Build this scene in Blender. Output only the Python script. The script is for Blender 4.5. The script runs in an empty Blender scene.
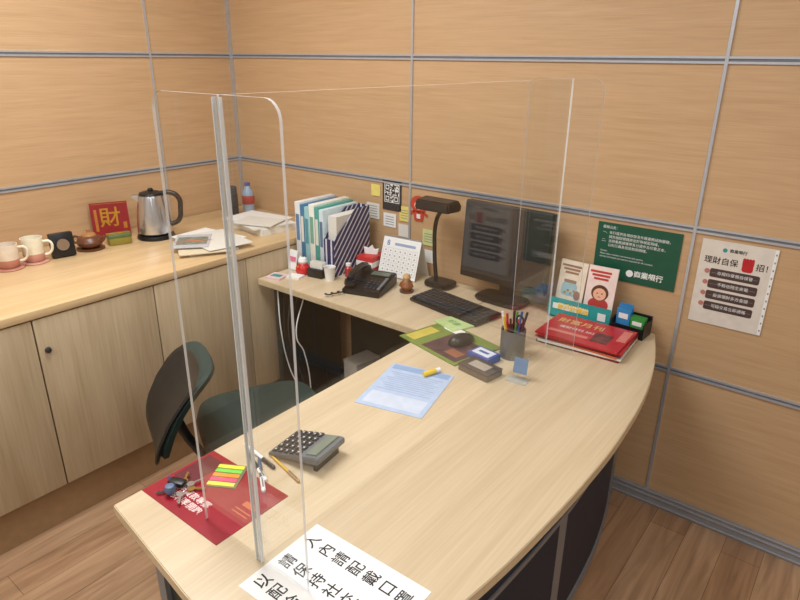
import bpy, bmesh, math, random
from mathutils import Matrix, Vector
random.seed(7)
sc=bpy.context.scene
sc.view_settings.view_transform='Standard'
rad=math.radians
# ------------------------------------------------------------ materials
def s2l(c):
    return tuple(((x/255)/12.92 if x/255<=0.04045 else (((x/255)+0.055)/1.055)**2.4) for x in c)
MATS={}
def M(name,rgb,rough=.5,metal=0,spec=.5,var=.06,scale=30,coat=0,emit=0):
    if name in MATS: return MATS[name]
    m=bpy.data.materials.new(name); m.use_nodes=True; nt=m.node_tree; b=nt.nodes['Principled BSDF']
    c=s2l(rgb)
    tc=nt.nodes.new('ShaderNodeTexCoord'); n=nt.nodes.new('ShaderNodeTexNoise'); n.inputs['Scale'].default_value=scale
    nt.links.new(tc.outputs['Object'],n.inputs['Vector'])
    r=nt.nodes.new('ShaderNodeValToRGB'); r.color_ramp.elements[0].position=.3; r.color_ramp.elements[1].position=.7
    r.color_ramp.elements[0].color=(*[x*(1-var) for x in c],1); r.color_ramp.elements[1].color=(*[min(1,x*(1+var)) for x in c],1)
    nt.links.new(n.outputs['Fac'],r.inputs['Fac']); nt.links.new(r.outputs['Color'],b.inputs['Base Color'])
    b.inputs['Roughness'].default_value=rough; b.inputs['Metallic'].default_value=metal
    b.inputs['Specular IOR Level'].default_value=spec; b.inputs['Coat Weight'].default_value=coat
    if emit:
        b.inputs['Emission Color'].default_value=(*c,1); b.inputs['Emission Strength'].default_value=emit
    MATS[name]=m; return m
def wood(name,dark,light,scale,rough=.4,fine=(1,1,1),coat=0,streak=.5,bump=0.0):
    m=bpy.data.materials.new(name); m.use_nodes=True; nt=m.node_tree; b=nt.nodes['Principled BSDF']
    tc=nt.nodes.new('ShaderNodeTexCoord')
    mp=nt.nodes.new('ShaderNodeMapping'); mp.inputs['Scale'].default_value=scale; nt.links.new(tc.outputs['Object'],mp.inputs['Vector'])
    n=nt.nodes.new('ShaderNodeTexNoise'); n.inputs['Scale'].default_value=1; n.inputs['Detail'].default_value=5; n.inputs['Distortion'].default_value=.6
    nt.links.new(mp.outputs[0],n.inputs['Vector'])
    mp2=nt.nodes.new('ShaderNodeMapping'); mp2.inputs['Scale'].default_value=fine; nt.links.new(tc.outputs['Object'],mp2.inputs['Vector'])
    n2=nt.nodes.new('ShaderNodeTexNoise'); n2.inputs['Scale'].default_value=1; n2.inputs['Detail'].default_value=3
    nt.links.new(mp2.outputs[0],n2.inputs['Vector'])
    mx=nt.nodes.new('ShaderNodeMath'); mx.operation='MULTIPLY_ADD'; mx.inputs[1].default_value=streak
    ad=nt.nodes.new('ShaderNodeMath'); ad.operation='MULTIPLY'; ad.inputs[1].default_value=1-streak
    nt.links.new(n.outputs['Fac'],ad.inputs[0]); nt.links.new(n2.outputs['Fac'],mx.inputs[0]); nt.links.new(ad.outputs[0],mx.inputs[2])
    r=nt.nodes.new('ShaderNodeValToRGB'); r.color_ramp.elements[0].position=.36; r.color_ramp.elements[1].position=.64
    r.color_ramp.elements[0].color=(*s2l(dark),1); r.color_ramp.elements[1].color=(*s2l(light),1)
    nt.links.new(mx.outputs[0],r.inputs['Fac']); nt.links.new(r.outputs['Color'],b.inputs['Base Color'])
    b.inputs['Roughness'].default_value=rough; b.inputs['Coat Weight'].default_value=coat; b.inputs['Coat Roughness'].default_value=.2
    MATS[name]=m; return m
w_back=wood('wall_wood_back',(188,153,114),(203,168,129),(2.5,1,45),.45,(6,1,260),streak=.55)
w_left=wood('wall_wood_left',(188,153,114),(203,168,129),(1,2.5,45),.45,(1,6,260),streak=.55)
w_top=wood('counter_wood',(205,172,126),(224,195,150),(22,1.3,22),.32,(160,5,160),streak=.4)
w_desk=wood('desk_wood',(200,179,146),(216,197,166),(20,1.1,20),.33,(170,4,170),streak=.4)
w_door=wood('cabinet_door_wood',(178,156,124),(200,180,148),(12,14,1.4),.4,(10,120,5),streak=.4)
# floor
def floor_mat():
    m=bpy.data.materials.new('floor_laminate'); m.use_nodes=True; nt=m.node_tree; b=nt.nodes['Principled BSDF']
    tc=nt.nodes.new('ShaderNodeTexCoord'); mp=nt.nodes.new('ShaderNodeMapping'); mp.inputs['Rotation'].default_value=(0,0,rad(90))
    nt.links.new(tc.outputs['Object'],mp.inputs['Vector'])
    br=nt.nodes.new('ShaderNodeTexBrick'); br.inputs['Scale'].default_value=1; br.inputs['Brick Width'].default_value=1.1; br.inputs['Row Height'].default_value=.125
    br.inputs['Mortar Size'].default_value=.001; br.inputs['Color1'].default_value=(*s2l((196,162,130)),1); br.inputs['Color2'].default_value=(*s2l((178,142,110)),1); br.inputs['Mortar'].default_value=(*s2l((120,92,70)),1)
    nt.links.new(mp.outputs[0],br.inputs['Vector'])
    mp2=nt.nodes.new('ShaderNodeMapping'); mp2.inputs['Scale'].default_value=(26,2.2,1); nt.links.new(tc.outputs['Object'],mp2.inputs['Vector'])
    n=nt.nodes.new('ShaderNodeTexNoise'); n.inputs['Scale'].default_value=1; n.inputs['Detail'].default_value=6; n.inputs['Distortion'].default_value=1.2
    nt.links.new(mp2.outputs[0],n.inputs['Vector'])
    r=nt.nodes.new('ShaderNodeValToRGB'); r.color_ramp.elements[0].position=.3; r.color_ramp.elements[1].position=.7
    r.color_ramp.elements[0].color=(.58,.52,.46,1); r.color_ramp.elements[1].color=(1.05,1.03,1.0,1)
    nt.links.new(n.outputs['Fac'],r.inputs['Fac'])
    mx=nt.nodes.new('ShaderNodeMix'); mx.data_type='RGBA'; mx.blend_type='MULTIPLY'; mx.inputs[0].default_value=1
    nt.links.new(br.outputs['Color'],mx.inputs[6]); nt.links.new(r.outputs['Color'],mx.inputs[7]); nt.links.new(mx.outputs[2],b.inputs['Base Color'])
    b.inputs['Roughness'].default_value=.35
    return m
m_floor=floor_mat()
def acrylic():
    m=bpy.data.materials.new('clear_acrylic'); m.use_nodes=True; nt=m.node_tree; nt.nodes.clear()
    o=nt.nodes.new('ShaderNodeOutputMaterial'); t=nt.nodes.new('ShaderNodeBsdfTransparent'); t.inputs['Color'].default_value=(.985,.99,.99,1)
    g=nt.nodes.new('ShaderNodeBsdfGlossy'); g.inputs['Roughness'].default_value=.02; g.inputs['Color'].default_value=(1,1,1,1)
    lw=nt.nodes.new('ShaderNodeLayerWeight'); lw.inputs['Blend'].default_value=.5
    pw=nt.nodes.new('ShaderNodeMath'); pw.operation='POWER'; pw.inputs[1].default_value=5
    ma=nt.nodes.new('ShaderNodeMath'); ma.operation='MULTIPLY_ADD'; ma.inputs[1].default_value=.65; ma.inputs[2].default_value=.032
    nt.links.new(lw.outputs['Facing'],pw.inputs[0]); nt.links.new(pw.outputs[0],ma.inputs[0])
    mx=nt.nodes.new('ShaderNodeMixShader'); nt.links.new(ma.outputs[0],mx.inputs[0]); nt.links.new(t.outputs[0],mx.inputs[1]); nt.links.new(g.outputs[0],mx.inputs[2])
    nt.links.new(mx.outputs[0],o.inputs[0]); return m
def acr_edge(name='acrylic_polished_edge',f=.7,c=.92):
    m=bpy.data.materials.new(name); m.use_nodes=True; nt=m.node_tree; nt.nodes.clear()
    o=nt.nodes.new('ShaderNodeOutputMaterial'); t=nt.nodes.new('ShaderNodeBsdfTransparent'); t.inputs['Color'].default_value=(.9,.93,.93,1)
    g=nt.nodes.new('ShaderNodeBsdfPrincipled'); g.inputs['Base Color'].default_value=(c,c,c,1); g.inputs['Roughness'].default_value=.25
    mx=nt.nodes.new('ShaderNodeMixShader'); mx.inputs[0].default_value=f; nt.links.new(t.outputs[0],mx.inputs[1]); nt.links.new(g.outputs[0],mx.inputs[2])
    nt.links.new(mx.outputs[0],o.inputs[0]); return m
m_acr=acrylic(); m_edge=acr_edge(); m_band=acr_edge('acrylic_joint_band',.22,.9)
alu=M('brushed_aluminium',(196,200,208),.35,.6,var=.03)
groove=M('groove_grey',(110,114,122),.5)
white=M('white_paper',(240,240,238),.6,var=.01)
offw=M('offwhite_paper',(226,224,216),.6,var=.02)
black=M('black_plastic',(24,24,26),.38,var=.2)
dkgrey=M('dark_grey_plastic',(52,53,56),.45)
grey=M('grey_metal',(140,143,148),.4,.3)
red=M('red_print',(190,32,42),.35)
redp=M('red_plastic',(200,30,36),.3)
gold=M('gold',(214,160,60),.3,.7)
ink=M('ink_black',(28,28,30),.6)
winkm=M('white_ink',(238,240,238),.6,var=.01)
blue=M('blue_print',(50,100,175),.4)
teal=M('teal_print',(40,150,150),.4)
green=M('green_print',(60,150,70),.4)
yellow=M('yellow_print',(236,200,50),.4)
pink=M('pink_print',(230,110,150),.4)
orange=M('orange_print',(235,130,50),.4)
brown=M('brown_wood',(96,58,36),.4)
# ------------------------------------------------------------ builders
def link(o,parent=None,loc=(0,0,0),rot=(0,0,0)):
    sc.collection.objects.link(o); o.location=loc; o.rotation_euler=rot
    if parent: o.parent=parent
    return o
def grp(name,loc=(0,0,0),rot=(0,0,0)):
    e=bpy.data.objects.new(name,None); e.empty_display_size=.05; return link(e,None,loc,rot)
def bm_obj(name,bm,mats,parent=None,loc=(0,0,0),rot=(0,0,0),smooth=False):
    me=bpy.data.meshes.new(name); bm.to_mesh(me); bm.free()
    for m in (mats if isinstance(mats,(list,tuple)) else [mats]): me.materials.append(m)
    if smooth:
        for p in me.polygons: p.use_smooth=True
        try: me.set_sharp_from_angle(angle=rad(40))
        except Exception: pass
    return link(bpy.data.objects.new(name,me),parent,loc,rot)
def addbox(bm,c,s,rz=0):
    mat=Matrix.Translation(c)@Matrix.Rotation(rz,4,'Z')@Matrix.Diagonal((*s,1))
    return bmesh.ops.create_cube(bm,size=1,matrix=mat)['verts']
def box(name,c,s,mat,parent=None,bev=0,rot=(0,0,0),seg=2):
    bm=bmesh.new(); addbox(bm,(0,0,0),s)
    if bev: bmesh.ops.bevel(bm,geom=bm.edges[:],offset=bev,segments=seg,affect='EDGES',profile=.5)
    return bm_obj(name,bm,mat,parent,c,rot,smooth=bool(bev))
def boxes(name,lst,mat,parent=None,loc=(0,0,0),rot=(0,0,0)):
    bm=bmesh.new()
    for it in lst: addbox(bm,it[0],it[1],it[2] if len(it)>2 else 0)
    return bm_obj(name,bm,mat,parent,loc,rot)
def prism(name,pts,z0,z1,mats,parent=None,loc=(0,0,0),rot=(0,0,0),bev=0,openbottom=False):
    bm=bmesh.new(); lo=[bm.verts.new((x,y,z0)) for x,y in pts]; hi=[bm.verts.new((x,y,z1)) for x,y in pts]
    bm.faces.new(lo[::-1]); bm.faces.new(hi); n=len(pts); ymin=min(p[1] for p in pts)
    sidx=1 if isinstance(mats,(list,tuple)) and len(mats)>1 else 0
    for i in range(n):
        fc=bm.faces.new((lo[i],lo[(i+1)%n],hi[(i+1)%n],hi[i])); fc.material_index=sidx
        if openbottom and abs(pts[i][1]-ymin)<1e-6 and abs(pts[(i+1)%n][1]-ymin)<1e-6: fc.material_index=0
    bmesh.ops.recalc_face_normals(bm,faces=bm.faces[:])
    if bev: bmesh.ops.bevel(bm,geom=[e for e in bm.edges],offset=bev,segments=2,affect='EDGES')
    return bm_obj(name,bm,mats,parent,loc,rot,smooth=bool(bev))
def lathe(name,prof,mat,parent=None,loc=(0,0,0),rot=(0,0,0),n=32,sx=1,sy=1):
    bm=bmesh.new(); rings=[]
    for r,z in prof:
        rings.append([bm.verts.new((max(r,1e-5)*math.cos(2*math.pi*i/n)*sx,max(r,1e-5)*math.sin(2*math.pi*i/n)*sy,z)) for i in range(n)])
    for a,b in zip(rings,rings[1:]):
        for i in range(n): bm.faces.new((a[i],a[(i+1)%n],b[(i+1)%n],b[i]))
    bm.faces.new(rings[0][::-1]); bm.faces.new(rings[-1])
    bmesh.ops.remove_doubles(bm,verts=bm.verts[:],dist=2e-5)
    bmesh.ops.recalc_face_normals(bm,faces=bm.faces[:])
    return bm_obj(name,bm,mat,parent,loc,rot,smooth=True)
def to_mesh(name,cu,mat,parent,loc,rot):
    o=bpy.data.objects.new(name+'_tmp',cu); sc.collection.objects.link(o)
    dg=bpy.context.evaluated_depsgraph_get(); me=bpy.data.meshes.new_from_object(o.evaluated_get(dg))
    bpy.data.objects.remove(o); me.materials.clear(); me.materials.append(mat)
    return link(bpy.data.objects.new(name,me),parent,loc,rot)
def tube(name,pts,r,mat,parent=None,loc=(0,0,0),rot=(0,0,0),smooth=True):
    cu=bpy.data.curves.new(name,'CURVE'); cu.dimensions='3D'; cu.bevel_depth=r; cu.bevel_resolution=3; cu.use_fill_caps=True
    if smooth and len(pts)>2:
        sp=cu.splines.new('BEZIER'); sp.bezier_points.add(len(pts)-1)
        for b,p in zip(sp.bezier_points,pts): b.co=p; b.handle_left_type=b.handle_right_type='AUTO'
    else:
        sp=cu.splines.new('POLY'); sp.points.add(len(pts)-1)
        for b,p in zip(sp.points,pts): b.co=(*p,1)
    o=to_mesh(name,cu,mat,parent,loc,rot)
    for p in o.data.polygons: p.use_smooth=True
    return o
def text(name,s,size,mat,parent=None,loc=(0,0,0),rot=(0,0,0),align='CENTER',sp=1.0,bold=0):
    cu=bpy.data.curves.new(name,'FONT'); cu.body=s; cu.size=size; cu.align_x=align; cu.align_y='CENTER'; cu.space_line=sp; cu.offset=bold
    cu.resolution_u=3
    return to_mesh(name,cu,mat,parent,loc,rot)
def rrect(w,h,r,n=6,corners=(1,1,1,1),cx=0,cy=0):
    pts=[]
    for k,(sx,sy) in enumerate(((1,1),(-1,1),(-1,-1),(1,-1))):
        if corners[k]:
            for i in range(n+1):
                a=rad(90*k)+rad(90)*i/n; pts.append((cx+sx*(w/2-r)+r*math.cos(a),cy+sy*(h/2-r)+r*math.sin(a)))
        else: pts.append((cx+sx*w/2,cy+sy*h/2))
    return pts
# ------------------------------------------------------------ room shell
XL,YB,XR,YF,CH=-2.875,2.214,2.3,-2.4,2.55
box('floor',((XL+XR)/2,(YB+YF)/2,-.05),(XR-XL+.2,YB-YF+.2,.1),m_floor)
box('ceiling',((XL+XR)/2,(YB+YF)/2,CH+.05),(XR-XL+.2,YB-YF+.2,.1),M('ceiling_white',(232,230,224),.8,var=.01))
box('wall_back',((XL+XR)/2,YB+.05,CH/2),(XR-XL+.2,.1,CH),w_back)
box('wall_left',(XL-.05,(YB+YF)/2,CH/2),(.1,YB-YF,CH),w_left)
m_pl=M('painted_wall',(214,210,202),.8,var=.01)
box('wall_right',(XR+.05,(YB+YF)/2,CH/2),(.1,YB-YF,CH),m_pl)
box('wall_front',((XL+XR)/2,YF-.05,CH/2),(XR-XL+.2,.1,CH),m_pl)
hz=[.595,1.125,1.655,2.185]; vb=[-1.675,-.470,.735,1.94]; vl=[1.742,.538,-.666,-1.87]
def trim(name,horiz,vert,axis):
    g=grp(name); L=[];G=[]
    lo,hi=(XL,XR) if axis=='x' else (YF,YB)
    for z in horiz:
        for dz in (-.0075,.0075): L.append(((lo+hi)/2,z+dz,hi-lo,.007,.006))
        G.append(((lo+hi)/2,z,hi-lo,.008,.003))
    for x in vert:
        L.append((x,CH/2,.010,CH,.0065))
    def mk(n,lst,m):
        out=[]
        for (u,z,su,sz,d) in lst:
            if axis=='x': out.append(((u,YB-d/2,z),(su,d,sz)))
            else: out.append(((XL+d/2,u,z),(d,su,sz)))
        boxes(n,out,m,g)
    mk('rails',L,alu); mk('grooves',G,groove)
trim('trim_1',hz,vb,'x'); trim('trim_2',hz,vl,'y')
box('trim_3',(XL+.008,YB-.008,CH/2),(.014,.014,CH),alu)
g=grp('baseboard_back'); 
box('board',((XL+XR)/2,YB-.006,.0325),(XR-XL,.012,.065),M('baseboard_grey',(150,152,158),.45,.2),g)
boxes('ridges',[(((XL+XR)/2,YB-.014,z),(XR-XL,.005,.004)) for z in (.062,.042,.012)],alu,g)
# ------------------------------------------------------------ ceiling lamps
for i,(x,y,p) in enumerate([(-1.75,.95,36),(.30,.85,17),(-1.2,-1.0,29),(1.2,-1.2,16)]):
    g=grp('ceiling_light',(x,y,CH))
    boxes('frame',[((0,.31,-.015),(1.24,.02,.03)),((0,-.31,-.015),(1.24,.02,.03)),((.61,0,-.015),(.02,.6,.03)),((-.61,0,-.015),(.02,.6,.03))],alu,g)
    la=bpy.data.lights.new('lamp_panel','AREA'); la.shape='RECTANGLE'; la.size=1.2; la.size_y=.6; la.energy=p; la.color=(.96,.985,1.0)
    link(bpy.data.objects.new('lamp_panel',la),g,(0,0,-.02))
# ------------------------------------------------------------ cabinet along left wall
g=grp('storage_cabinet')
y0,y1=-1.2,YB-.008
box('countertop',((-2.125+XL+.01)/2,(y0+y1)/2,.845),(-2.125-XL-.01,y1-y0,.03),w_top,g,bev=.003)
box('carcass',((-2.15+XL+.01)/2,(y0+y1)/2,.495),(-2.15-XL-.01,y1-y0,.67),M('carcass_dark',(120,96,68),.6),g)
ys=[-.6,-.155,.29,.735,1.18,1.625,2.2]
for i in range(len(ys)-1):
    box('door_panel_%d'%i,(-2.139,(ys[i]+ys[i+1])/2,.4975),(.018,ys[i+1]-ys[i]-.005,.655),w_door,g,bev=.0015)
box('toe_kick',(-2.46,(y0+y1)/2,.08),(.60,y1-y0,.16),M('toe_kick_brown',(158,126,90),.5),g)
for y in (.765,):
    lathe('lock_knob',[(0,0),(.009,0),(.011,.004),(.009,.012),(.004,.014),(0,.014)],dkgrey,g,(-2.13,y,.71),(0,rad(90),0))
# ------------------------------------------------------------ L shaped desk
Z=.725; T=.028
g=grp('office_desk')
curve=[(-.50,.412),(-.455,.60),(-.418,.85),(-.402,1.06),(-.395,1.25),(-.396,1.45),(-.418,1.725),(-.464,1.965),(-.535,2.195)]
def cr(pts,k=6):
    out=[]
    for i in range(len(pts)-1):
        p0=pts[max(i-1,0)];p1=pts[i];p2=pts[i+1];p3=pts[min(i+2,len(pts)-1)]
        for j in range(k):
            t=j/k; out.append(tuple(.5*((2*p1[a])+(-p0[a]+p2[a])*t+(2*p0[a]-5*p1[a]+4*p2[a]-p3[a])*t*t+(-p0[a]+3*p1[a]-3*p2[a]+p3[a])*t**3) for a in (0,1)))
    out.append(pts[-1]); return out
cv=cr(curve)
w_edge=wood('desk_edge_band',(206,184,146),(222,202,166),(20,2,20),.4,(100,4,100))
prism('main_top',[(-1.182,.487),(-.85,.443)]+cv+[(-1.182,2.195)],Z-T,Z,[w_desk,w_edge],g,bev=.002)
prism('return_top',[(-2.118,1.672),(-1.184,1.672),(-1.184,2.195),(-2.118,2.195)],Z-T,Z,[w_desk,w_edge],g,bev=.002)
dkg=M('desk_panel_dark_green',(38,52,50),.45); navy=M('desk_panel_navy',(30,38,58),.6)
# near end panel
box('end_panel',(-.86,.545,.345),(.44,.022,.60),dkg,g)
boxes('end_frame',[((-1.095,.545,.348),(.03,.045,.696)),((-.64,.545,.348),(.03,.045,.696)),((-.865,.545,.03),(.46,.05,.05))],grey,g)
# curved front modesty
inn=[(x-.10,y) for x,y in cv if .56<y<2.12]; outr=[(x-.082,y) for x,y in cv if .56<y<2.12]
prism('modesty_panel',inn+outr[::-1],.10,Z-T-.001,navy,g)
prism('modesty_rail_low',[(x-.004,y) for x,y in inn]+[(x+.006,y) for x,y in outr[::-1]],.06,.10,grey,g)
prism('modesty_rail_mid',[(x,y) for x,y in inn]+[(x+.004,y) for x,y in outr[::-1]],.50,.515,grey,g)
boxes('front_legs',[((-.575,.60,.348),(.05,.05,.696)),((-.60,2.08,.348),(.05,.05,.696)),((-.50,1.34,.348),(.05,.05,.696))],grey,g)
box('return_back_panel',(-1.50,2.16,.42),(1.0,.018,.54),dkg,g)
box('return_leg',(-2.09,1.95,.348),(.03,.40,.696),dkg,g)
boxes('corner_leg',[((-1.20,1.74,.348),(.05,.05,.696)),((-1.2,2.1,.348),(.05,.05,.696))],grey,g)
# ------------------------------------------------------------ acrylic shield
g=grp('acrylic_desk_shield',(0,0,0))
th=.0055
def vsheet(name,w,h,loc,rot,corners):
    prism(name,rrect(w,h,.03,6,corners,0,h/2),-th/2,th/2,[m_acr,m_edge],g,loc,rot,openbottom=True)
z0=Z+.0012
vsheet('long_sheet',1.262,.875,(-.80,1.2165,z0),(rad(90),0,rad(90)),(0,0,0,0))
vsheet('near_cross_sheet',.312,.875,(-.8265,.590,z0),(rad(90),0,0),(1,1,0,0))
vsheet('far_cross_sheet',.235,.875,(-.8140,1.835,z0),(rad(90),0,0),(1,1,0,0))
boxes('joint_strip_edges',[((-.80+d,.583,z0+.436),(.0022,.006,.872)) for d in (-.008,.008)],m_edge,g)
box('joint_strip',(-.80,.583,z0+.436),(.0135,.005,.872),m_band,g)
# ------------------------------------------------------------ office chair
m_chair=M('chair_green_fabric',(28,52,48),.75,var=.15,scale=120)
g=grp('office_chair',(-1.53,1.145,0),(0,0,rad(-26)))  # local +Y = facing
def cushion(name,w,d,t,parent,loc,rot,mat,curve=0,bend=0):
    bm=bmesh.new(); rings=[]
    N=40; 
    def outline(k,s):
        a=2*math.pi*k/N; e=.45
        cx=math.copysign(abs(math.cos(a))**e,math.cos(a)); sy=math.copysign(abs(math.sin(a))**e,math.sin(a))
        return cx*w/2*s, sy*d/2*s
    lay=[(0.0,-t/2),(.3,-t/2),(.6,-t/2),(.85,-t/2*.98),(.96,-t*.38),(1,0),(.96,t*.38),(.85,t/2*.95),(.6,t/2),(.3,t/2),(0,t/2)]
    for s,z in lay:
        ring=[]
        for k in range(N):
            x,y=outline(k,max(s,.001)); ring.append(bm.verts.new((x,y,z+curve*(x/(w/2))**2+bend*(y/(d/2))**2)))
        rings.append(ring)
    for a,b in zip(rings,rings[1:]):
        for i in range(N): bm.faces.new((a[i],a[(i+1)%N],b[(i+1)%N],b[i]))
    bmesh.ops.remove_doubles(bm,verts=bm.verts[:],dist=1e-3)
    bmesh.ops.recalc_face_normals(bm,faces=bm.faces[:])
    return bm_obj(name,bm,mat,parent,loc,rot,smooth=True)
cushion('seat',.45,.44,.08,g,(0,.04,.45),(0,0,0),m_chair,curve=.012)
cushion('seat_shell',.43,.42,.03,g,(0,.04,.40),(0,0,0),black)
cushion('backrest',.34,.33,.035,g,(0,-.235,.632),(rad(-122),0,0),m_chair,curve=-.025,bend=.03)
cushion('back_shell',.35,.34,.018,g,(0,-.258,.622),(rad(-122),0,0),black,curve=-.025,bend=.03)
tube('back_support',[(0,0,.39),(0,-.16,.385),(0,-.21,.45),(0,-.255,.58)],.016,black,g)
lathe('gas_column',[(.028,.10),(.028,.24),(.018,.24),(.018,.39)],grey,g,(0,.02,0))
for k in range(5):
    a=rad(72*k+20); tube('base_arm_%d'%k,[(0,.02,.12),(.16*math.cos(a),.02+.16*math.sin(a),.11),(.27*math.cos(a),.02+.27*math.sin(a),.075)],.017,black,g)
    lathe('caster_%d'%k,[(0,-.02),(.026,-.02),(.027,-.016),(.027,.016),(.026,.02),(0,.02)],black,g,(.27*math.cos(a),.02+.27*math.sin(a),.027),(rad(90),0,a))
# ------------------------------------------------------------ counter items
C=.86
def mug(loc,rz,m1,m2,h=.092,r=.04):
    g=grp('coffee_mug',loc,(0,0,rz))
    lathe('body',[(0,.0),(r*.75,.0),(r*.85,.006),(r,.03),(r*1.02,h),(r*.93,h),(r*.9,.035),(r*.6,.012),(0,.010)],m1,g)
    lathe('base_band',[(r*.80,.001),(r*.90,.006),(r*1.015,.03),(r*1.018,.034),(r*.98,.034)],m2,g)
    tube('handle',[(r*.95,0,.078),(r*1.6,0,.075),(r*1.75,0,.05),(r*1.4,0,.026),(r*.95,0,.022)],.0055,m1,g)
    lathe('coaster',[(0,-.006),(.05,-.006),(.052,-.003),(.05,0),(0,0)],m2,g)
mug((-2.655,.885,C+.0065),rad(60),M('mug_cream',(228,214,196),.25),M('mug_pink',(190,130,112),.4))
mug((-2.665,.985,C+.0065),rad(60),M('mug_ivory',(236,230,206),.25),M('mug_rose',(205,150,135),.4),h=.097)
g=grp('desk_clock',(-2.655,1.095,C),(0,0,rad(-10)))
box('case',(0,0,.052),(.035,.09,.10),black,g,bev=.004,rot=(0,rad(-8),0))
lathe('dial',[(0,0),(.022,0),(.022,.003),(0,.003)],M('clock_brown',(120,88,72),.4),g,(.017,0,.055),(0,rad(82),0))
lathe('bezel',[(.022,0),(.024,0),(.024,.005),(.022,.005)],M('bezel_grey',(150,130,110),.4,.5),g,(.0175,0,.055),(0,rad(82),0))
g=grp('teapot',(-2.675,1.22,C),(0,0,rad(30)))
clay=M('clay_brown',(104,62,40),.35)
lathe('tray',[(0,0),(.055,0),(.058,.006),(.05,.008),(0,.008)],brown,g)
lathe('body',[(0,.008),(.03,.008),(.05,.022),(.054,.036),(.045,.055),(.03,.062),(0,.063)],clay,g)
lathe('lid',[(.03,.062),(.026,.070),(.008,.074),(.006,.080),(.009,.086),(0,.089)],M('lid_tan',(170,120,70),.4),g)
tube('spout',[(.045,0,.035),(.065,0,.045),(.075,0,.062)],.007,clay,g)
tube('handle',[(-.045,0,.05),(-.075,0,.05),(-.075,0,.028),(-.048,0,.025)],.005,clay,g)
g=grp('red_greeting_folder',(-2.79,1.385,C),(rad(82),0,rad(66)))
def leaf(n,w,h,mat,par,x=0,y=None,z=0,t=.003): return box(n,(x,(h/2 if y is None else y),z),(w,h,t),mat,par)
leaf('cover',.16,.16,M('deep_red_card',(140,28,30),.4),g,t=.012)
text('gold_character','財',.095,gold,g,(0,.085,.0065),bold=.001)
boxes('gold_border',[((0,.006,.0065),(.15,.002,.001)),((0,.154,.0065),(.15,.002,.001)),((-.06,.08,.0065),(.012,.1,.001)),((.06,.05,.0065),(.016,.03,.001))],M('dull_gold',(190,120,50),.4,.3),g)
g=grp('gift_box',(-2.66,1.345,C),(0,0,rad(-15)))
box('box',(0,0,.018),(.06,.095,.034),M('olive_gold',(150,140,60),.4,.3),g,bev=.003)
box('lid',(0,0,.040),(.064,.099,.014),M('gift_green',(88,110,70),.4),g,bev=.003)
box('ribbon',(0,0,.0485),(.012,.1,.003),gold,g)
# kettle
g=grp('electric_kettle',(-2.63,1.51,C),(0,0,rad(48)))
steel=M('stainless_steel',(205,205,208),.22,.9,var=.02)
lathe('power_base',[(0,0),(.082,0),(.084,.006),(.08,.018),(.06,.022),(0,.022)],black,g)
lathe('body',[(0,.024),(.072,.024),(.078,.03),(.077,.07),(.068,.14),(.058,.19),(.055,.2),(0,.2)],steel,g,n=48)
lathe('lid',[(.054,.2),(.05,.21),(.03,.216),(.012,.218),(.012,.226),(.008,.230),(0,.230)],black,g)
prism('spout',[(-.055,.165),(-.05,.2),(-.088,.2),(-.083,.19)],-.016,.016,steel,g,rot=(rad(90),0,0),bev=.003)
tube('handle',[(.045,0,.206),(.085,0,.208),(.118,0,.185),(.122,0,.13),(.11,0,.08),(.074,0,.06)],.0115,black,g)
g=grp('paper_stack',(-2.345,1.575,C))
pm=[white,offw,M('grey_print',(188,190,196),.6),M('beige_doc',(222,208,180),.6)]
z=0
for i,(x,y,w,h,a,t) in enumerate([(0,0,.21,.297,70,.012),(.02,-.03,.21,.297,60,.004),(-.04,.05,.2,.28,95,.004),(.03,.04,.21,.297,80,.002),(-.02,-.05,.15,.21,50,.003)]):
    box('sheet_%d'%i,(x,y,z+t/2),(w,h,t),pm[(i+2)%4],g,rot=(0,0,rad(a))); z+=t+.0005
boxes('print_photo',[((-.02,-.05,z+.0003),(.13,.12,.0006),rad(50))],M('magazine_photo',(120,130,120),.4,var=.4,scale=40),g)
boxes('print_lines',[((-.02+.004*k,-.05+.012*k-.03,z+.001),(.10,.004,.0006),rad(50)) for k in range(6)],M('print_red',(190,120,90),.5),g)
g=grp('paper_stack',(-2.40,1.95,C))
z=0
for i,(x,y,w,h,a,t) in enumerate([(0,0,.21,.30,85,.03),(.0,-.02,.21,.297,78,.006),(-.03,.0,.21,.28,97,.004),(.04,-.05,.15,.21,110,.004)]):
    box('sheet_%d'%i,(x,y,z+t/2),(w,h,t),pm[i%2],g,rot=(0,0,rad(a))); z+=t+.0005
g=grp('water_bottle',(-2.71,2.12,C))
pet=M('pet_blue',(150,175,200),.15,var=.03)
lathe('body',[(0,0),(.03,0),(.032,.01),(.03,.05),(.032,.09),(.03,.11),(.014,.135),(.013,.15),(0,.15)],pet,g)
lathe('label',[(.0325,.045),(.0335,.047),(.0335,.088),(.0325,.09)],M('label_red',(170,60,60),.5),g)
lathe('cap',[(.0145,.143),(.0155,.145),(.0155,.158),(0,.159)],M('cap_blue',(60,90,170),.4),g)
g=grp('thermos_flask',(-2.68,1.99,C))
lathe('body',[(0,0),(.03,0),(.031,.005),(.031,.12),(.028,.125),(0,.126)],black,g)
lathe('cap',[(.029,.126),(.029,.155),(.024,.16),(0,.16)],dkgrey,g)
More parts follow.
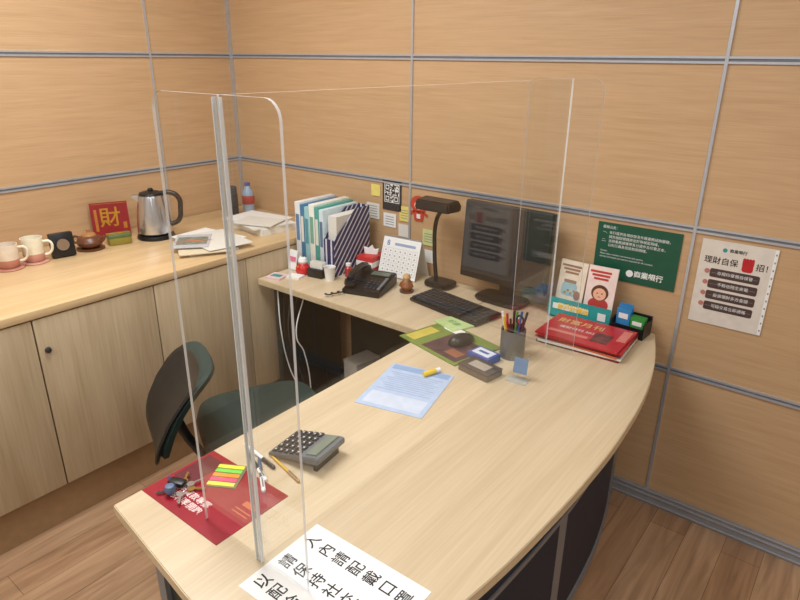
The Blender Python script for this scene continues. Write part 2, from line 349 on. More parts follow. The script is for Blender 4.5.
# ------------------------------------------------------------ return desk items
cols=[(225,228,228),(60,120,160),(150,200,205),(235,235,225),(72,160,150),(205,222,228)]
g=grp('ring_binders',(-2.116,2.03,Z))
x=0
for i,c in enumerate(cols):
    w=[.035,.026,.03,.036,.028,.028][i]; h=.31-.008*(i%3); m=M('binder_%d'%i,c,.4)
    box('binder_%d'%i,(x+w/2,-.0,h/2),(w-.002,.235,h),m,g,bev=.002)
    box('spine_label_%d'%i,(x+w/2,-.118,h*.62),(w*.6,.001,h*.4),offw if i in(1,4) else M('label_tint_%d'%i,[(90,130,170),0,(80,150,160),(120,170,150),0,(90,120,150)][i],.5),g)
    x+=w
def stripes():
    m=bpy.data.materials.new('navy_stripes'); m.use_nodes=True; nt=m.node_tree; b=nt.nodes['Principled BSDF']
    tc=nt.nodes.new('ShaderNodeTexCoord'); mp=nt.nodes.new('ShaderNodeMapping'); mp.inputs['Rotation'].default_value=(0,0,rad(-50))
    wv=nt.nodes.new('ShaderNodeTexWave'); wv.bands_direction='Y'; wv.inputs['Scale'].default_value=13
    r=nt.nodes.new('ShaderNodeValToRGB'); r.color_ramp.interpolation='CONSTANT'; r.color_ramp.elements[0].color=(*s2l((36,42,92)),1); r.color_ramp.elements[1].position=.8; r.color_ramp.elements[1].color=(*s2l((215,215,228)),1)
    nt.links.new(tc.outputs['Object'],mp.inputs[0]); nt.links.new(mp.outputs[0],wv.inputs[0]); nt.links.new(wv.outputs['Fac'],r.inputs[0]); nt.links.new(r.outputs[0],b.inputs['Base Color']); return m
g=grp('magazine_file',(-1.863,2.03,Z))
ms=stripes()
prof=[(-.125,0),(.115,0),(.115,.29),(.02,.29),(-.125,.17)]
for nm,xx in (('side_right',0),('side_left',-.062)):
    prism(nm,prof,-.0015,.0015,ms,g,(xx,0,0),(rad(90),0,rad(90)))
box('front_panel',(-.031,-.124,.085),(.062,.003,.17),ms,g); box('back_panel',(-.031,.114,.145),(.062,.003,.29),ms,g)
box('documents',(-.031,0,.14),(.05,.2,.26),offw,g)
g=grp('tissue_box',(-1.80,2.085,Z),(0,0,rad(4)))
box('box',(0,0,.04),(.09,.11,.08),M('tissue_red',(196,44,48),.4),g,bev=.003)
box('band',(0,0,.045),(.092,.112,.025),white,g)
prism('tissue',[(-.03,0),(.03,0),(.038,.03),(.015,.024),(.005,.045),(-.015,.028),(-.035,.035)],-.006,.006,white,g,(0,0,.079),(rad(90),0,rad(20)),bev=.002)
g=grp('maneki_figurine',(-2.01,1.85,Z))
lathe('body',[(0,0),(.028,0),(.035,.015),(.032,.035),(.02,.05),(0,.052)],redp,g)
lathe('head',[(0,.045),(.016,.048),(.022,.06),(.018,.074),(0,.08)],white,g)
lathe('ear_l',[(.006,0),(0,.012)],white,g,(-.013,0,.073)); lathe('ear_r',[(.006,0),(0,.012)],white,g,(.013,0,.073))
lathe('bell',[(0,-.006),(.006,0),(0,.006)],gold,g,(0,-.03,.04))
g=grp('card_stand',(-2.085,1.86,Z),(0,0,rad(0)))
box('card',(0,0,.05),(.05,.003,.09),white,g,rot=(rad(-12),0,0)); box('foot',(0,.01,.004),(.055,.035,.008),offw,g)
box('card_print',(0,-.0045,.055),(.04,.001,.02),pink,g,rot=(rad(-12),0,0))
g=grp('name_card_box',(-1.93,1.865,Z),(0,0,rad(8)))
box('base',(0,0,.02),(.08,.055,.04),black,g,bev=.002); boxes('cards',[((0,-.01+.012*k,.045),(.07,.002,.05)) for k in range(3)],offw,g)
g=grp('paper_cup',(-1.855,1.865,Z)); lathe('cup',[(0,0),(.02,0),(.026,.06),(.027,.062),(.024,.06),(.018,.004),(0,.004)],white,g)
lathe('contents',[(0,.04),(.021,.04),(.021,.045),(0,.048)],brown,g)
g=grp('medicine_bottle',(-1.825,1.955,Z)); lathe('body',[(0,0),(.016,0),(.017,.004),(.017,.04),(.01,.048),(.01,.05),(0,.05)],M('bottle_red',(170,50,50),.3),g); lathe('cap',[(.012,.05),(.012,.062),(0,.063)],white,g)
g=grp('sticky_note_pad',(-2.06,1.735,Z),(0,0,rad(15)))
box('pad',(0,0,.005),(.075,.075,.01),M('pale_pink_note',(232,200,200),.6),g); box('pad_second',(.07,.04,.004),(.07,.05,.008),white,g); box('print',(0,0,.0105),(.05,.03,.001),teal,g)
# telephone
g=grp('desk_telephone',(-1.645,1.895,Z),(0,0,rad(16)))
prism('body',[(-.10,0),(.10,0),(.10,.052),(.06,.05),(-.10,.022)],-.085,.085,black,g,(0,0,0),(rad(90),0,rad(90)),bev=.004)
boxes('keys',[((.012+.019*i,-.068+.019*j,.0325+.0165+ (j-1)*.0032),(.013,.012,.006)) for i in range(3) for j in range(4)],dkgrey,g,(0,0,-.017))
boxes('side_keys',[((.071,-.07+.015*j,.015+.0160+.0026*j),(.012,.009,.006)) for j in range(7)],grey,g)
box('display',(.03,.055,.052),(.085,.035,.004),M('lcd_green',(90,104,92),.2),g,rot=(rad(4),0,0))
tube('handset_grip',[(-.055,-.085,.062),(-.055,-.05,.078),(-.055,.04,.085),(-.055,.08,.075)],.014,black,g)
lathe('earpiece',[(0,0),(.026,0),(.028,.008),(.024,.022),(0,.026)],black,g,(-.055,.075,.05)); lathe('mouthpiece',[(0,0),(.026,0),(.028,.008),(.024,.022),(0,.026)],black,g,(-.055,-.075,.036))
tube('cord',[(-.055,-.095,.02)]+[(-.075-.006*k+.008*math.sin(k*2.2),-.10-.008*k+.01*math.cos(k*2.2),.012) for k in range(10)],.003,black,g)
# calendar
g=grp('desk_calendar',(-1.645,2.13,Z),(0,0,rad(4)))
box('front_page',(0,-.035,.088),(.20,.002,.175),white,g,rot=(rad(-18),0,0))
box('back_board',(0,.03,.083),(.20,.003,.175),offw,g,rot=(rad(18),0,0))
cg=bpy.data.objects.new('page_print',None); link(cg,g,(0,-.0365,.088),(rad(72),0,0))
boxes('grid',[((0,-.07+.022*k,.0002),(.185,.001,.0005)) for k in range(6)]+[((-.092+.0263*k,-.015,.0002),(.001,.11,.0005)) for k in range(8)],M('grid_lightgrey',(190,190,192),.5),cg)
text('month','8',.035,blue,cg,(-.07,.06,.0005)); boxes('header',[((.02,.06,.0002),(.11,.012,.0005))],M('header_lightblue',(150,170,200),.5),cg)
boxes('numbers',[((-.079+.0263*i,-.06+.022*j,.0003),(.006,.005,.0005)) for i in range(7) for j in range(5)],M('number_grey',(110,110,114),.5),cg)
tube('spiral',[(-.095,-.004,.172),(.095,-.004,.172)],.004,grey,g,smooth=False)
# figurine / small stuff
g=grp('wooden_figurine',(-1.50,1.965,Z),(0,0,rad(20)))
fb=M('figurine_brown',(140,84,48),.4)
lathe('base',[(0,0),(.03,0),(.031,.008),(0,.01)],brown,g)
lathe('body',[(0,.009),(.02,.01),(.028,.025),(.022,.045),(.012,.055),(0,.056)],fb,g)
lathe('head',[(0,.05),(.014,.053),(.018,.065),(.012,.078),(0,.081)],M('figurine_tan',(200,160,110),.4),g)
lathe('arm_l',[(0,0),(.009,.004),(.009,.022),(0,.028)],fb,g,(-.025,-.005,.02),(0,rad(20),0)); lathe('arm_r',[(0,0),(.009,.004),(.009,.022),(0,.028)],fb,g,(.025,-.005,.02),(0,rad(-20),0))
# desk lamp
g=grp('desk_lamp',(-1.43,2.115,Z),(0,0,0))
cushion('base',.13,.10,.025,g,(0,0,.0135),(0,0,0),black)
tube('stem',[(-.03,.01,.02),(-.05,.02,.15),(-.045,.02,.28),(0,.0,.345)],.009,black,g)
prism('head',[(-.055,-.02),(.05,-.028),(.055,0),(.03,.024),(-.045,.02)],-.088,.078,black,g,(.0,-.03,.365),(rad(90),0,rad(90)),bev=.006)
box('light_tube_cover',(0,-.03,.3435),(.14,.07,.004),dkgrey,g)
# monitor
g=grp('computer_monitor',(-1.13,2.125,Z),(0,0,rad(-3)))
cushion('stand_base',.22,.13,.02,g,(0,0,.011),(0,0,0),black)
box('stand_neck',(0,.03,.12),(.06,.02,.22),black,g,bev=.004)
box('housing',(0,.0,.235),(.395,.035,.32),black,g,bev=.006,rot=(rad(-4),0,0))
box('screen',(0,-.0185,.24),(.37,.002,.275),M('screen_dark',(40,42,46),.12,var=.1),g,rot=(rad(-4),0,0))
# keyboard
def keyboard(loc,rz):
    g=grp('keyboard',loc,(0,0,rz))
    box('case',(0,0,.010),(.36,.15,.014),black,g,bev=.004,rot=(rad(2),0,0))
    L=[]
    for j in range(6):
        for i in range(17):
            if i in (13,): continue
            L.append(((-.164+.0205*i,-.058+.022*j,.019+.0007*j),(.0165,.0175,.006)))
    boxes('keys',L,dkgrey,g)
keyboard((-1.235,1.93,Z+.001),rad(-10))
# ------------------------------------------------------------ wall notes
def wcard(name,x0,z1,x1,z0,mat,off=.001):
    g=grp(name,((x0+x1)/2,YB-off-.002,(z0+z1)/2),(rad(90),0,0)); w=x1-x0;h=z1-z0
    box('sheet',(0,0,.0005),(w,h,.001),mat,g); return g,w,h
g,w,h=wcard('qr_code_sign',-1.835,1.135,-1.725,.99,M('sign_dark',(40,44,50),.5))
box('white_field',(0,.008,.0012),(.088,.088,.0006),white,g)
L=[]
n=19;c=.082/n
def fin(i,j): return any(a<=i<a+7 and b<=j<b+7 for a,b in((0,0),(n-7,0),(0,n-7)))
for i in range(n):
    for j in range(n):
        if fin(i,j):
            a=i if i<7 else i-(n-7); b=j if j<7 else j-(n-7)
            on=(a in(0,6) or b in(0,6) or (2<=a<=4 and 2<=b<=4))
        else: on=random.random()<.5
        if on: L.append(((-.041+c*(i+.5),.008-.041+c*(j+.5),.0018),(c,c,.0004)))
boxes('modules',L,ink,g)
ynote=M('note_yellow',(232,216,120),.6)
wcard('sticky_note',-1.905,1.10,-1.85,1.045,ynote)
g,w,h=wcard('notice_slip',-1.935,1.01,-1.855,.935,offw); boxes('lines',[((0,-.025+.012*k,.0013),(.055,.003,.0004)) for k in range(5)],grey,g)
g,w,h=wcard('notice_slip',-1.83,.975,-1.755,.91,white); boxes('lines',[((0,-.02+.012*k,.0013),(.05,.003,.0004)) for k in range(4)],grey,g)
g,w,h=wcard('notice_slip',-1.735,1.02,-1.675,.95,ynote); boxes('lines',[((0,-.02+.012*k,.0013),(.04,.003,.0004)) for k in range(4)],grey,g)
g,w,h=wcard('notice_slip',-1.74,.935,-1.67,.875,offw)
g,w,h=wcard('sticky_note',-1.60,.935,-1.53,.86,M('note_green',(206,214,150),.6)); boxes('lines',[((0,-.02+.012*k,.0013),(.05,.003,.0004)) for k in range(4)],grey,g)
wcard('notice_slip',-1.60,.84,-1.53,.78,white)
g=grp('cartoon_character_sticker',(-1.625,YB-.004,1.02),(rad(90),0,0))
crd=M('cartoon_red',(196,60,44),.5)
prism('hood',[( .045*math.cos(a),.022+.038*math.sin(a)) for a in [rad(15*k) for k in range(24)]],0,.001,crd,g)
prism('face',[( .024*math.cos(a),.016+.018*math.sin(a)) for a in [rad(15*k) for k in range(24)]],.001,.0016,M('cartoon_skin',(240,205,170),.5),g)
prism('body',[(-.022,-.055),(.022,-.055),(.03,-.01),(-.03,-.01)],0,.001,crd,g)
boxes('arms',[((-.036,-.018,.0005),(.03,.012,.001),rad(35)),((.036,-.018,.0005),(.03,.012,.001),rad(-35))],crd,g)
boxes('eyes',[((-.009,.018,.0018),(.004,.006,.0004)),((.009,.018,.0018),(.004,.006,.0004)),((0,.008,.0018),(.01,.002,.0004))],ink,g)
boxes('belly',[((0,-.033,.0013),(.02,.02,.0006))],white,g)
# ------------------------------------------------------------ green notice
g,w,h=wcard('green_notice_sign',-.80,1.10,-.502,.89,M('notice_green',(22,84,62),.45))
text('notice_heading','服務公告：',.012,winkm,g,(-.13,.088,.0015),align='LEFT')
text('notice_text','一、本行提供各項存款及外匯業務諮詢服務，\n　　請先抽取號碼牌並於等候區稍候。\n二、洽辦業務請攜帶身分證件及印章正本，\n　　以利行員為您核對與辦理。',.0125,winkm,g,(-.13,.045,.0015),align='LEFT',sp=1.25)
text('notice_text_latin','Notice:\nPlease take a number and wait for the service.\nIdentity document and seal are required for all counters.',.0085,winkm,g,(-.13,-.012,.0015),align='LEFT',sp=1.3)
text('bank_mark','商業銀行',.026,winkm,g,(.055,-.07,.0015),bold=.0006)
lathe('bank_logo',[(.009,0),(.013,0),(.013,.0006),(.009,.0006)],winkm,g,(-.012,-.07,.0012)); box('logo_bar',(-.012,-.07,.0013),(.018,.004,.0006),winkm,g)
# ------------------------------------------------------------ poster
g,w,h=wcard('tips_poster',-.440,1.10,-.214,.805,M('poster_beige',(222,214,204),.4))
box('punched_margin',(.108,0,.0012),(.010,.29,.0006),white,g)
boxes('holes',[((.108,-.13+.026*k,.0017),(.004,.006,.0004)) for k in range(11)],grey,g)
text('bank_name','商業銀行',.013,dkg,g,(.0,.118,.0015),bold=.0003)
lathe('bank_logo',[(0,0),(.007,0),(.007,.0006),(0,.0006)],teal,g,(-.04,.118,.0012))
pin=M('poster_ink',(58,36,34),.5)
text('title_left','理財自保',.026,pin,g,(-.046,.078,.0015),bold=.0003)
text('title_right','招！',.026,pin,g,(.084,.078,.0015),bold=.0003)
for k in range(4):
    prism('fist_finger_%d'%k,rrect(.0085,.026,.004,4,cx=.022+.0085*k,cy=.090),.001,.002,red,g)
prism('fist_palm',rrect(.033,.026,.008,4,cx=.035,cy=.070),.001,.0019,red,g)
boxes('fist_gaps',[((.0263+.0085*k,.090,.0022),(.0006,.018,.0004)) for k in range(3)],M('fist_outline',(110,20,26),.5),g)
pbr=M('poster_brown',(78,58,56),.5)
for k,tx in enumerate(('存摺印章親自保管','不輕信陌生來電','投資理財多方查證','可疑交易立即通報')):
    yy=.036-.039*k
    prism('tip_bar_%d'%k,rrect(.15,.030,.006,4,cx=.002,cy=yy),.001,.0016,pbr,g)
    prism('tip_line_%d'%k,rrect(.14,.001,.0004,1,cx=.002,cy=yy),.0016,.0019,grey,g)
    text('tip_text_%d'%k,tx,.0135,winkm,g,(.004,yy,.0021))
    lathe('tip_dot_%d'%k,[(0,0),(.008,0),(.008,.0006),(0,.0006)],M('poster_rose',(190,120,110),.5),g,(-.082,yy+.004,.0018))
# ------------------------------------------------------------ main desk items
def flat(name,cx,cy,w,h,rz,mat,t=.0012,z=Z+.0003):
    g=grp(name,(cx,cy,z),(0,0,rz)); box('sheet',(0,0,t/2),(w,h,t),mat,g); return g,t
# hygiene sign : paper 'right' = +Y, 'down' = +X
g=grp('mask_notice_paper',(-.637,.6245,Z+.0001),(0,0,rad(91)))
box('sheet',(0,0,.0003),(.21,.296,.0006),white,g)
for cx,s,y0_ in ((.062,'入內請配戴口罩',.118),(-.006,'請保持社交距離',.118),(-.070,'以配合防疫',.118)):
    for k,ch in enumerate(s):
        text('character',ch,.034,ink,g,(cx,y0_-.0395*k,.0009),bold=.0003)
# red leaflet
g,t=flat('red_leaflet',-1.040,.652,.276,.196,0,M('leaflet_red',(150,26,42),.3))
text('headline','信用貸款專案\n優惠利率開跑',.022,M('leaflet_pinkwhite',(240,215,210),.5),g,(-.035,-.05,t+.0003),align='CENTER',sp=1.1,bold=.0002)
box('photo_patch',(-.10,.03,t+.0004),(.06,.10,.0006),M('leaflet_dark',(96,24,34),.4),g)
boxes('footer',[((.10,.0,t+.0004),(.05,.003,.0004)),((.10,-.01,t+.0004),(.05,.003,.0004)),((.10,.02,t+.0004),(.04,.015,.0004))],M('dull_orange',(200,100,60),.4),g)
g=grp('sticky_index_tabs',(-1.065,.708,Z+.002),(0,0,rad(-60)))
box('backing',(.0,0,.0008),(.085,.07,.0012),M('tab_card',(120,110,80),.5),g)
for k,m in enumerate((M('tab_yellow',(240,235,60),.5),M('tab_green',(120,215,80),.5),M('tab_orange',(250,150,40),.5),M('tab_pink',(240,70,120),.5),M('tab_yellow2',(245,225,70),.5))):
    box('tab_%d'%k,(-.032+.016*k,-.004,.0022),(.012,.065,.0015),m,g)
# key bunch
g=grp('key_bunch',(-1.105,.610,Z+.002),(0,0,rad(20)))
brass=M('brass',(150,116,60),.35,.7)
tube('ring',[(.014*math.cos(rad(a)),.014*math.sin(rad(a)),.006) for a in range(0,361,45)],.0014,steel,g)
for k,(a,m) in enumerate(((20,brass),(60,steel),(110,brass),(160,M('key_blue',(50,60,110),.4)),(215,dkgrey),(300,steel))):
    a=rad(a); e=bpy.data.objects.new('key_%d'%k,None); link(e,g,(0,0,.004+.002*(k%4)),(0,0,a))
    lathe('bow',[(0,0),(.009,0),(.009,.002),(0,.002)],m,e,(.022,0,0)); boxes('blade',[((.042,0,.001),(.026,.005,.0018)),((.048,-.003,.001),(.004,.004,.0018)),((.040,-.003,.001),(.003,.003,.0018))],m,e)
lathe('charm',[(0,0),(.01,.002),(.013,.011),(.01,.02),(0,.022)],M('charm_bluegrey',(90,110,140),.4),g,(-.015,-.02,.004))
box('fob',(-.02,.012,.009),(.04,.022,.011),black,g,bev=.003)
# calculator
g=grp('calculator',(-.985,.888,Z),(0,0,rad(-82)))
cb=M('calc_grey',(104,108,114),.4); 
prism('body',[(-.078,.002),(.07,.026),(.078,.030),(.078,.044),(.068,.046),(-.074,.014),(-.078,.011)],-.056,.056,cb,g,(0,0,0),(rad(90),0,rad(90)),bev=.002)
g2=bpy.data.objects.new('key_field',None); link(g2,g,(0,0,.031),(math.atan2(.032,.142),0,0))
boxes('keys',[((-.044+.022*i,-.062+.0185*j,.002),(.016,.012,.005)) for i in range(5) for j in range(5)],M('calc_keys',(46,50,56),.5),g2)
boxes('key_caps',[((-.044+.022*i,-.062+.0185*j,.0047),(.004,.004,.0006)) for i in range(5) for j in range(5)],winkm,g2)
box('display',(0,.052,.001),(.092,.030,.006),M('calc_lcd',(120,132,120),.15),g2)
box('stand',(0,.06,.012),(.09,.01,.022),black,g)
# pens
def pen(name,x,y,rz,mat,mat2,L=.14,z=Z,r=.0048):
    g=grp(name,(x,y,z+r+.0004),(0,0,rz))
    lathe('barrel',[(0,-L/2),(.001,-L/2),(r*.7,-L/2+.014),(r,-L/2+.03),(r,L/2-.05)],mat,g,(0,0,0),(rad(90),0,rad(90)),n=16)
    lathe('cap',[(r*1.08,L/2-.05),(r*1.08,L/2-.004),(r*.7,L/2),(0,L/2)],mat2,g,(0,0,0),(rad(90),0,rad(90)),n=16)
    box('clip',(L/2-.028,0,r*1.3),(.035,.003,.0015),steel,g)
pen('ballpoint_pen',-1.045,.775,rad(-20),black,white)
pen('ballpoint_pen',-1.07,.805,rad(-8),white,black)
pen('ballpoint_pen',-1.01,.762,rad(-35),M('pen_bluegrey',(70,90,120),.4),white)
pen('pencil',-.985,.812,rad(-12),M('pencil_yellow',(220,175,70),.4),M('pencil_tip',(180,140,90),.5),r=.0035)
# leaflets centre
g,t=flat('blue_leaflet',-.993,1.307,.21,.272,rad(14),M('leaflet_pale_blue',(178,198,228),.4))
box('header_band',(0,.115,t+.0002),(.19,.03,.0004),M('leaflet_sky',(140,170,212),.4),g)
boxes('text_lines',[((0,.08-.012*k,t+.0002),(.17-.02*(k%3),.003,.0003)) for k in range(10)],M('leaflet_lines',(150,170,204),.5),g)
boxes('form_boxes',[((0,-.085,t+.0002),(.18,.07,.0003))],M('leaflet_white',(202,214,234),.4),g)
g=grp('yellow_marker',(-.985,1.425,Z+.0105),(0,0,rad(70)))
lathe('body',[(0,-.03),(.008,-.03),(.0085,-.028),(.0085,.015)],yellow,g,(0,0,0),(rad(90),0,rad(90)),n=20); lathe('cap',[(.0078,.015),(.0078,.032),(0,.033)],white,g,(0,0,0),(rad(90),0,rad(90)),n=20)
g,t=flat('magazine',-1.075,1.66,.29,.22,rad(-14),M('mag_olive',(120,140,66),.35),t=.004)
box('photo',(.045,-.02,t+.0003),(.17,.15,.0005),M('mag_purple',(84,56,64),.4,var=.5,scale=25),g); box('photo_lit',(.08,-.05,t+.0007),(.06,.04,.0005),M('mag_rose',(150,96,70),.4),g)
box('yellow_band',(-.11,-.03,t+.0003),(.05,.12,.0005),M('mag_yellow',(206,190,90),.4),g)
prism('white_blob',rrect(.09,.04,.015,cx=-.06,cy=.08),t,t+.0006,white,g)
g,t=flat('notepad_paper',-1.15,1.80,.12,.10,rad(-20),M('pad_lime',(190,214,150),.4),t=.006,z=Z+.0005)
text('print','好康',.03,green,g,(0,0,t+.0004))
# mouse
g=grp('computer_mouse',(-1.035,1.675,Z+.0055),(0,0,rad(-15)))
bm=bmesh.new(); bmesh.ops.create_uvsphere(bm,u_segments=28,v_segments=16,radius=1)
for v in bm.verts:
    x,y,zz=v.co; v.co=(x*.031*(1-.12*y),y*.055,(max(zz,-.25)+.25)*.028*(1-.18*y))
bm_obj('shell',bm,black,g,smooth=True)
lathe('wheel',[(0,-.003),(.007,-.003),(.007,.003),(0,.003)],grey,g,(0,.03,.0235),(0,rad(90),0),n=16)
# stamp pads
g=grp('ink_pad_tin',(-.875,1.535,Z),(0,0,rad(-10)))
box('tin',(0,0,.010),(.12,.075,.02),M('tin_taupe',(118,104,92),.35,.3),g,bev=.003); box('lid',(0,0,.0225),(.122,.077,.005),M('tin_lid',(92,84,80),.35,.3),g,bev=.0015); box('label',(0,0,.0255),(.07,.04,.0006),M('tin_label',(170,160,148),.5),g)
g=grp('stamp_box',(-.915,1.625,Z),(0,0,rad(-10)))
box('case',(0,0,.012),(.09,.065,.024),M('case_blue',(70,90,160),.35),g,bev=.003); box('lid_label',(0,0,.0245),(.07,.045,.0008),M('lid_white',(220,225,235),.4),g); boxes('logo',[((0,0,.0252),(.04,.012,.0005))],blue,g)
# pen holder
g=grp('pen_holder',(-.855,1.705,Z))
lathe('cup',[(0,0),(.04,0),(.041,.003),(.041,.1),(.038,.1),(.037,.006),(0,.005)],M('cup_dark_mesh',(104,108,112),.4,.4),g)
for k,(a,tilt,m) in enumerate(((80,10,blue),(60,14,dkgrey),(120,8,black),(180,13,white),(240,11,yellow),(280,12,black),(100,6,green),(200,5,redp))):
    a=rad(a); tube('pen_%d'%k,[(.012*math.cos(a),.012*math.sin(a),.01),(.012*math.cos(a)+.15*math.sin(rad(tilt))*math.cos(a),.012*math.sin(a)+.15*math.sin(rad(tilt))*math.sin(a),.15)],.0042,m,g,smooth=False)
tube('scissor_loop',[(.02+.012*math.cos(rad(t_)),.0,.135+.016*math.sin(rad(t_))) for t_ in range(0,361,45)],.003,black,g)
g=grp('clear_card_holder',(-.757,1.575,Z),(0,0,rad(5)))
box('panel',(0,0,.045),(.065,.003,.085),m_acr,g,rot=(rad(-10),0,0)); box('foot',(0,-.01,.002),(.065,.045,.003),m_band,g)
box('card',(0,.003,.045),(.045,.001,.05),M('card_blue',(120,150,190),.4),g,rot=(rad(-10),0,0))
g=grp('santa_figurine',(-.885,1.79,Z))
lathe('body',[(0,0),(.025,0),(.032,.02),(.024,.045),(.012,.055),(0,.056)],redp,g); lathe('head',[(0,.048),(.014,.052),(.018,.064),(.012,.076),(0,.08)],M('skin_peach',(235,180,150),.5),g)
lathe('hat',[(.019,.068),(.014,.08),(.004,.098),(0,.1)],redp,g); lathe('beard',[(0,0),(.012,.006),(.014,.016),(0,.02)],white,g,(0,-.010,.045)); lathe('pompom',[(0,0),(.005,.004),(0,.009)],white,g,(0,0,.097))
# magazine stack right
g=grp('magazine_stack',(-.705,1.975,Z),(0,0,rad(2)))
z=0
for k,(dx,dy,a,m,t) in enumerate(((0,0,0,M('cover_maroon',(120,30,36),.35),.007),(.004,-.003,2,offw,.006),(-.003,.002,-2,M('cover_orange',(200,100,60),.35),.006),(.003,.002,1,M('cover_darkred',(120,28,34),.35),.006),(.002,0,3,M('cover_red2',(180,36,44),.35),.005),(-.004,-.004,-1,M('cover_crimson',(188,40,50),.3),.006))):
    box('magazine_%d'%k,(dx,dy,z+t/2),(.29,.21,t),m,g,rot=(0,0,rad(a))); z+=t+.0003
text('cover_title','財富月刊',.042,M('cover_gold',(226,186,120),.4),g,(-.04,.045,z+.0004),bold=.0006); text('cover_subtitle','理財特刊 2021',.022,white,g,(-.03,-.01,z+.0004))
boxes('cover_bands',[((-.05,-.055,z+.0003),(.14,.02,.0005)),((.12,.03,z+.0003),(.03,.10,.0005))],M('cover_pinkband',(220,130,120),.4),g)
boxes('cover_photo',[((.06,-.03,z+.0003),(.06,.08,.0005))],M('cover_photo',(110,60,60),.4,var=.5),g)
# brochure rack with brochures
g=grp('brochure_rack',(-.80,2.16,Z),(0,0,rad(1)))
box('tray_front',(0,-.05,.045),(.24,.003,.07),teal,g,rot=(rad(-8),0,0)); box('tray_base',(0,-.01,.006),(.24,.075,.01),teal,g)
boxes('front_print',[((-.03,-.0535,.05),(.14,.001,.022)),((.09,-.053,.045),(.03,.001,.03))],winkm,g)
text('front_text','開戶好禮送',.024,yellow,g,(-.02,-.055,.052),(rad(82),0,0),bold=.0008)
def brochure(k,xx,bg,band,kind):
    e=bpy.data.objects.new('brochure_%d'%k,None); link(e,g,(xx,-.028,.012),(rad(80),0,rad(-4+6*k)))
    box('cover',(0,.105,0),(.108,.21,.008),bg,e)
    ell=lambda cx,cy,a,b:[(cx+a*math.cos(rad(20*j)),cy+b*math.sin(rad(20*j))) for j in range(18)]
    skin=M('skin_peach',(235,180,150),.5)
    if kind==0:   # jar / coins illustration
        prism('jar',rrect(.062,.05,.012,4,cx=-.005,cy=.10),.004,.005,M('jar_blue',(150,186,190),.4),e)
        prism('jar_lid',rrect(.05,.012,.004,3,cx=-.005,cy=.131),.004,.0052,M('jar_lid',(150,120,100),.4),e)
        boxes('coins',[((-.02+.012*i,.086+.01*(i%2),.0054),(.009,.008,.0006)) for i in range(4)],gold,e)
        prism('character',ell(.03,.082,.013,.018),.005,.0058,band,e)
    else:
        prism('hair',ell(0,.112,.032,.030),.004,.005,brown,e); prism('face',ell(0,.107,.024,.023),.005,.0056,skin,e)
        prism('body',ell(0,.068,.038,.026),.004,.0049,band,e)
        boxes('features',[((-.009,.110,.0058),(.004,.005,.0004)),((.009,.110,.0058),(.004,.005,.0004)),((0,.097,.0058),(.010,.002,.0004))],ink,e)
    boxes('title_bars',[((-.008+.002*j,.190-.013*j,.0045),(.078-.012*j,.008,.001)) for j in range(3)],band,e)
brochure(0,-.055,M('broch_cream',(226,214,194),.4),M('broch_brown',(150,110,90),.4),0)
brochure(1,.06,M('broch_pink',(236,216,208),.4),M('broch_red',(190,64,60),.4),1)
g=grp('business_card_holder',(-.61,2.145,Z),(0,0,rad(-3)))
boxes('tray',[((0,0,.012),(.12,.08,.024)),((0,.035,.045),(.12,.008,.05)),((-.058,0,.04),(.004,.08,.035)),((.058,0,.04),(.004,.08,.035)),((0,-.038,.03),(.12,.004,.02))],black,g)
boxes('cards_blue',[((-.027,-.015+.012*k,.055+.006*k),(.05,.003,.075)) for k in range(3)],M('cards_blue',(60,140,200),.4),g)
boxes('cards_green',[((.027,-.02+.012*k,.045),(.05,.003,.055)) for k in range(3)],green,g)
boxes('card_print',[((-.027,-.0175,.065),(.034,.001,.02)),((.027,-.0225,.05),(.034,.001,.015))],white,g)
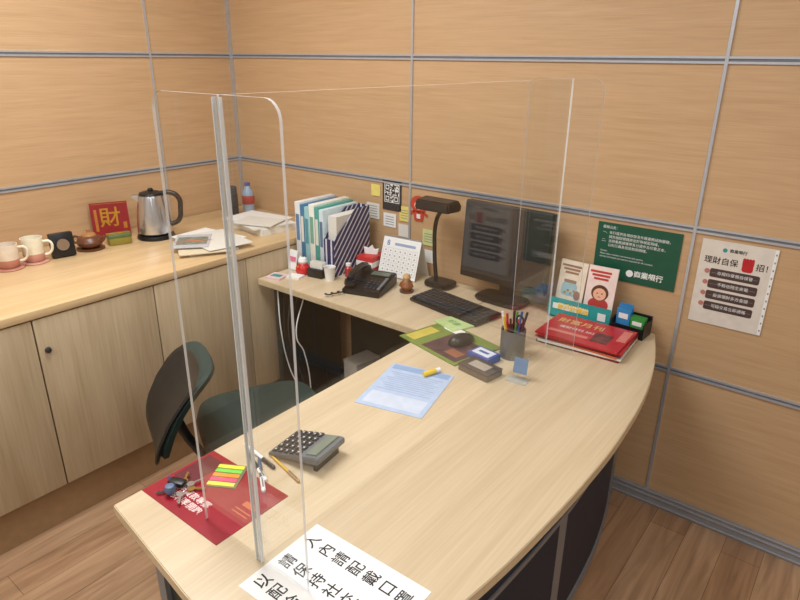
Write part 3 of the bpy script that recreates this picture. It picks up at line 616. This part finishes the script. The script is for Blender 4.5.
# ------------------------------------------------------------ under the return
g=grp('computer_tower',(-1.40,1.92,0))
box('case',(0,0,.22),(.18,.40,.42),black,g,bev=.006); box('front_bezel',(0,-.203,.22),(.16,.008,.38),dkgrey,g,bev=.002)
boxes('drive_slots',[((0,-.208,.36),(.12,.002,.03)),((0,-.208,.31),(.12,.002,.012))],grey,g)
boxes('feet',[((sx*.06,sy*.15,.005),(.03,.03,.01)) for sx in(-1,1) for sy in(-1,1)],black,g)
g=grp('cardboard_box',(-1.66,1.93,0),(0,0,rad(3)))
box('carton',(0,0,.13),(.24,.28,.26),M('carton_brown',(110,84,62),.6),g,bev=.003); box('tape',(0,0,.261),(.05,.282,.002),M('tape_tan',(150,126,90),.4),g)
g=grp('storage_boxes',(-1.66,1.90,.2625),(0,0,rad(-8)))
box('box_white',(-.05,0,.05),(.09,.14,.10),M('box_greywhite',(190,186,178),.6),g,bev=.002); box('box_brown',(.06,.01,.04),(.10,.14,.08),M('box_darkbrown',(96,64,46),.5),g,bev=.002); box('lid_white',(-.05,0,.103),(.094,.144,.006),M('box_greywhite',(190,186,178),.6),g,bev=.002)
g=grp('network_router',(-1.96,1.97,0),(0,0,rad(10)))
box('body',(0,0,.02),(.16,.11,.03),black,g,bev=.004); tube('antenna_1',[(-.07,.05,.02),(-.08,.06,.16)],.005,black,g,smooth=False); tube('antenna_2',[(.07,.05,.02),(.08,.06,.16)],.005,black,g,smooth=False)
g=grp('cable_bundle')
for k in range(5):
    tube('cable_%d'%k,[(-2.02+.03*k,1.70+.012*k,.68),(-1.99+.025*k,1.68,.5),(-1.98+.025*k,1.71,.30+.03*k),(-1.92+.01*k,1.74,.12),(-1.89+.012*k,1.69,.006)],.003,[white,black,dkgrey,black,white][k],g)
# ------------------------------------------------------------ camera
cd=bpy.data.cameras.new('camera'); cam=bpy.data.objects.new('camera',cd); sc.collection.objects.link(cam)
cd.sensor_width=36; cd.lens=620*36/800; cd.clip_start=.02
R=Matrix.Rotation(rad(38),4,'Z')@Matrix.Rotation(rad(68.6),4,'X')@Matrix.Rotation(rad(.54),4,'Z')
cam.matrix_world=Matrix.Translation((0,0,1.655))@R
sc.camera=cam
w=bpy.data.worlds.new('world'); sc.world=w; w.use_nodes=True; w.node_tree.nodes['Background'].inputs[0].default_value=(1,.97,.93,1); w.node_tree.nodes['Background'].inputs[1].default_value=.3
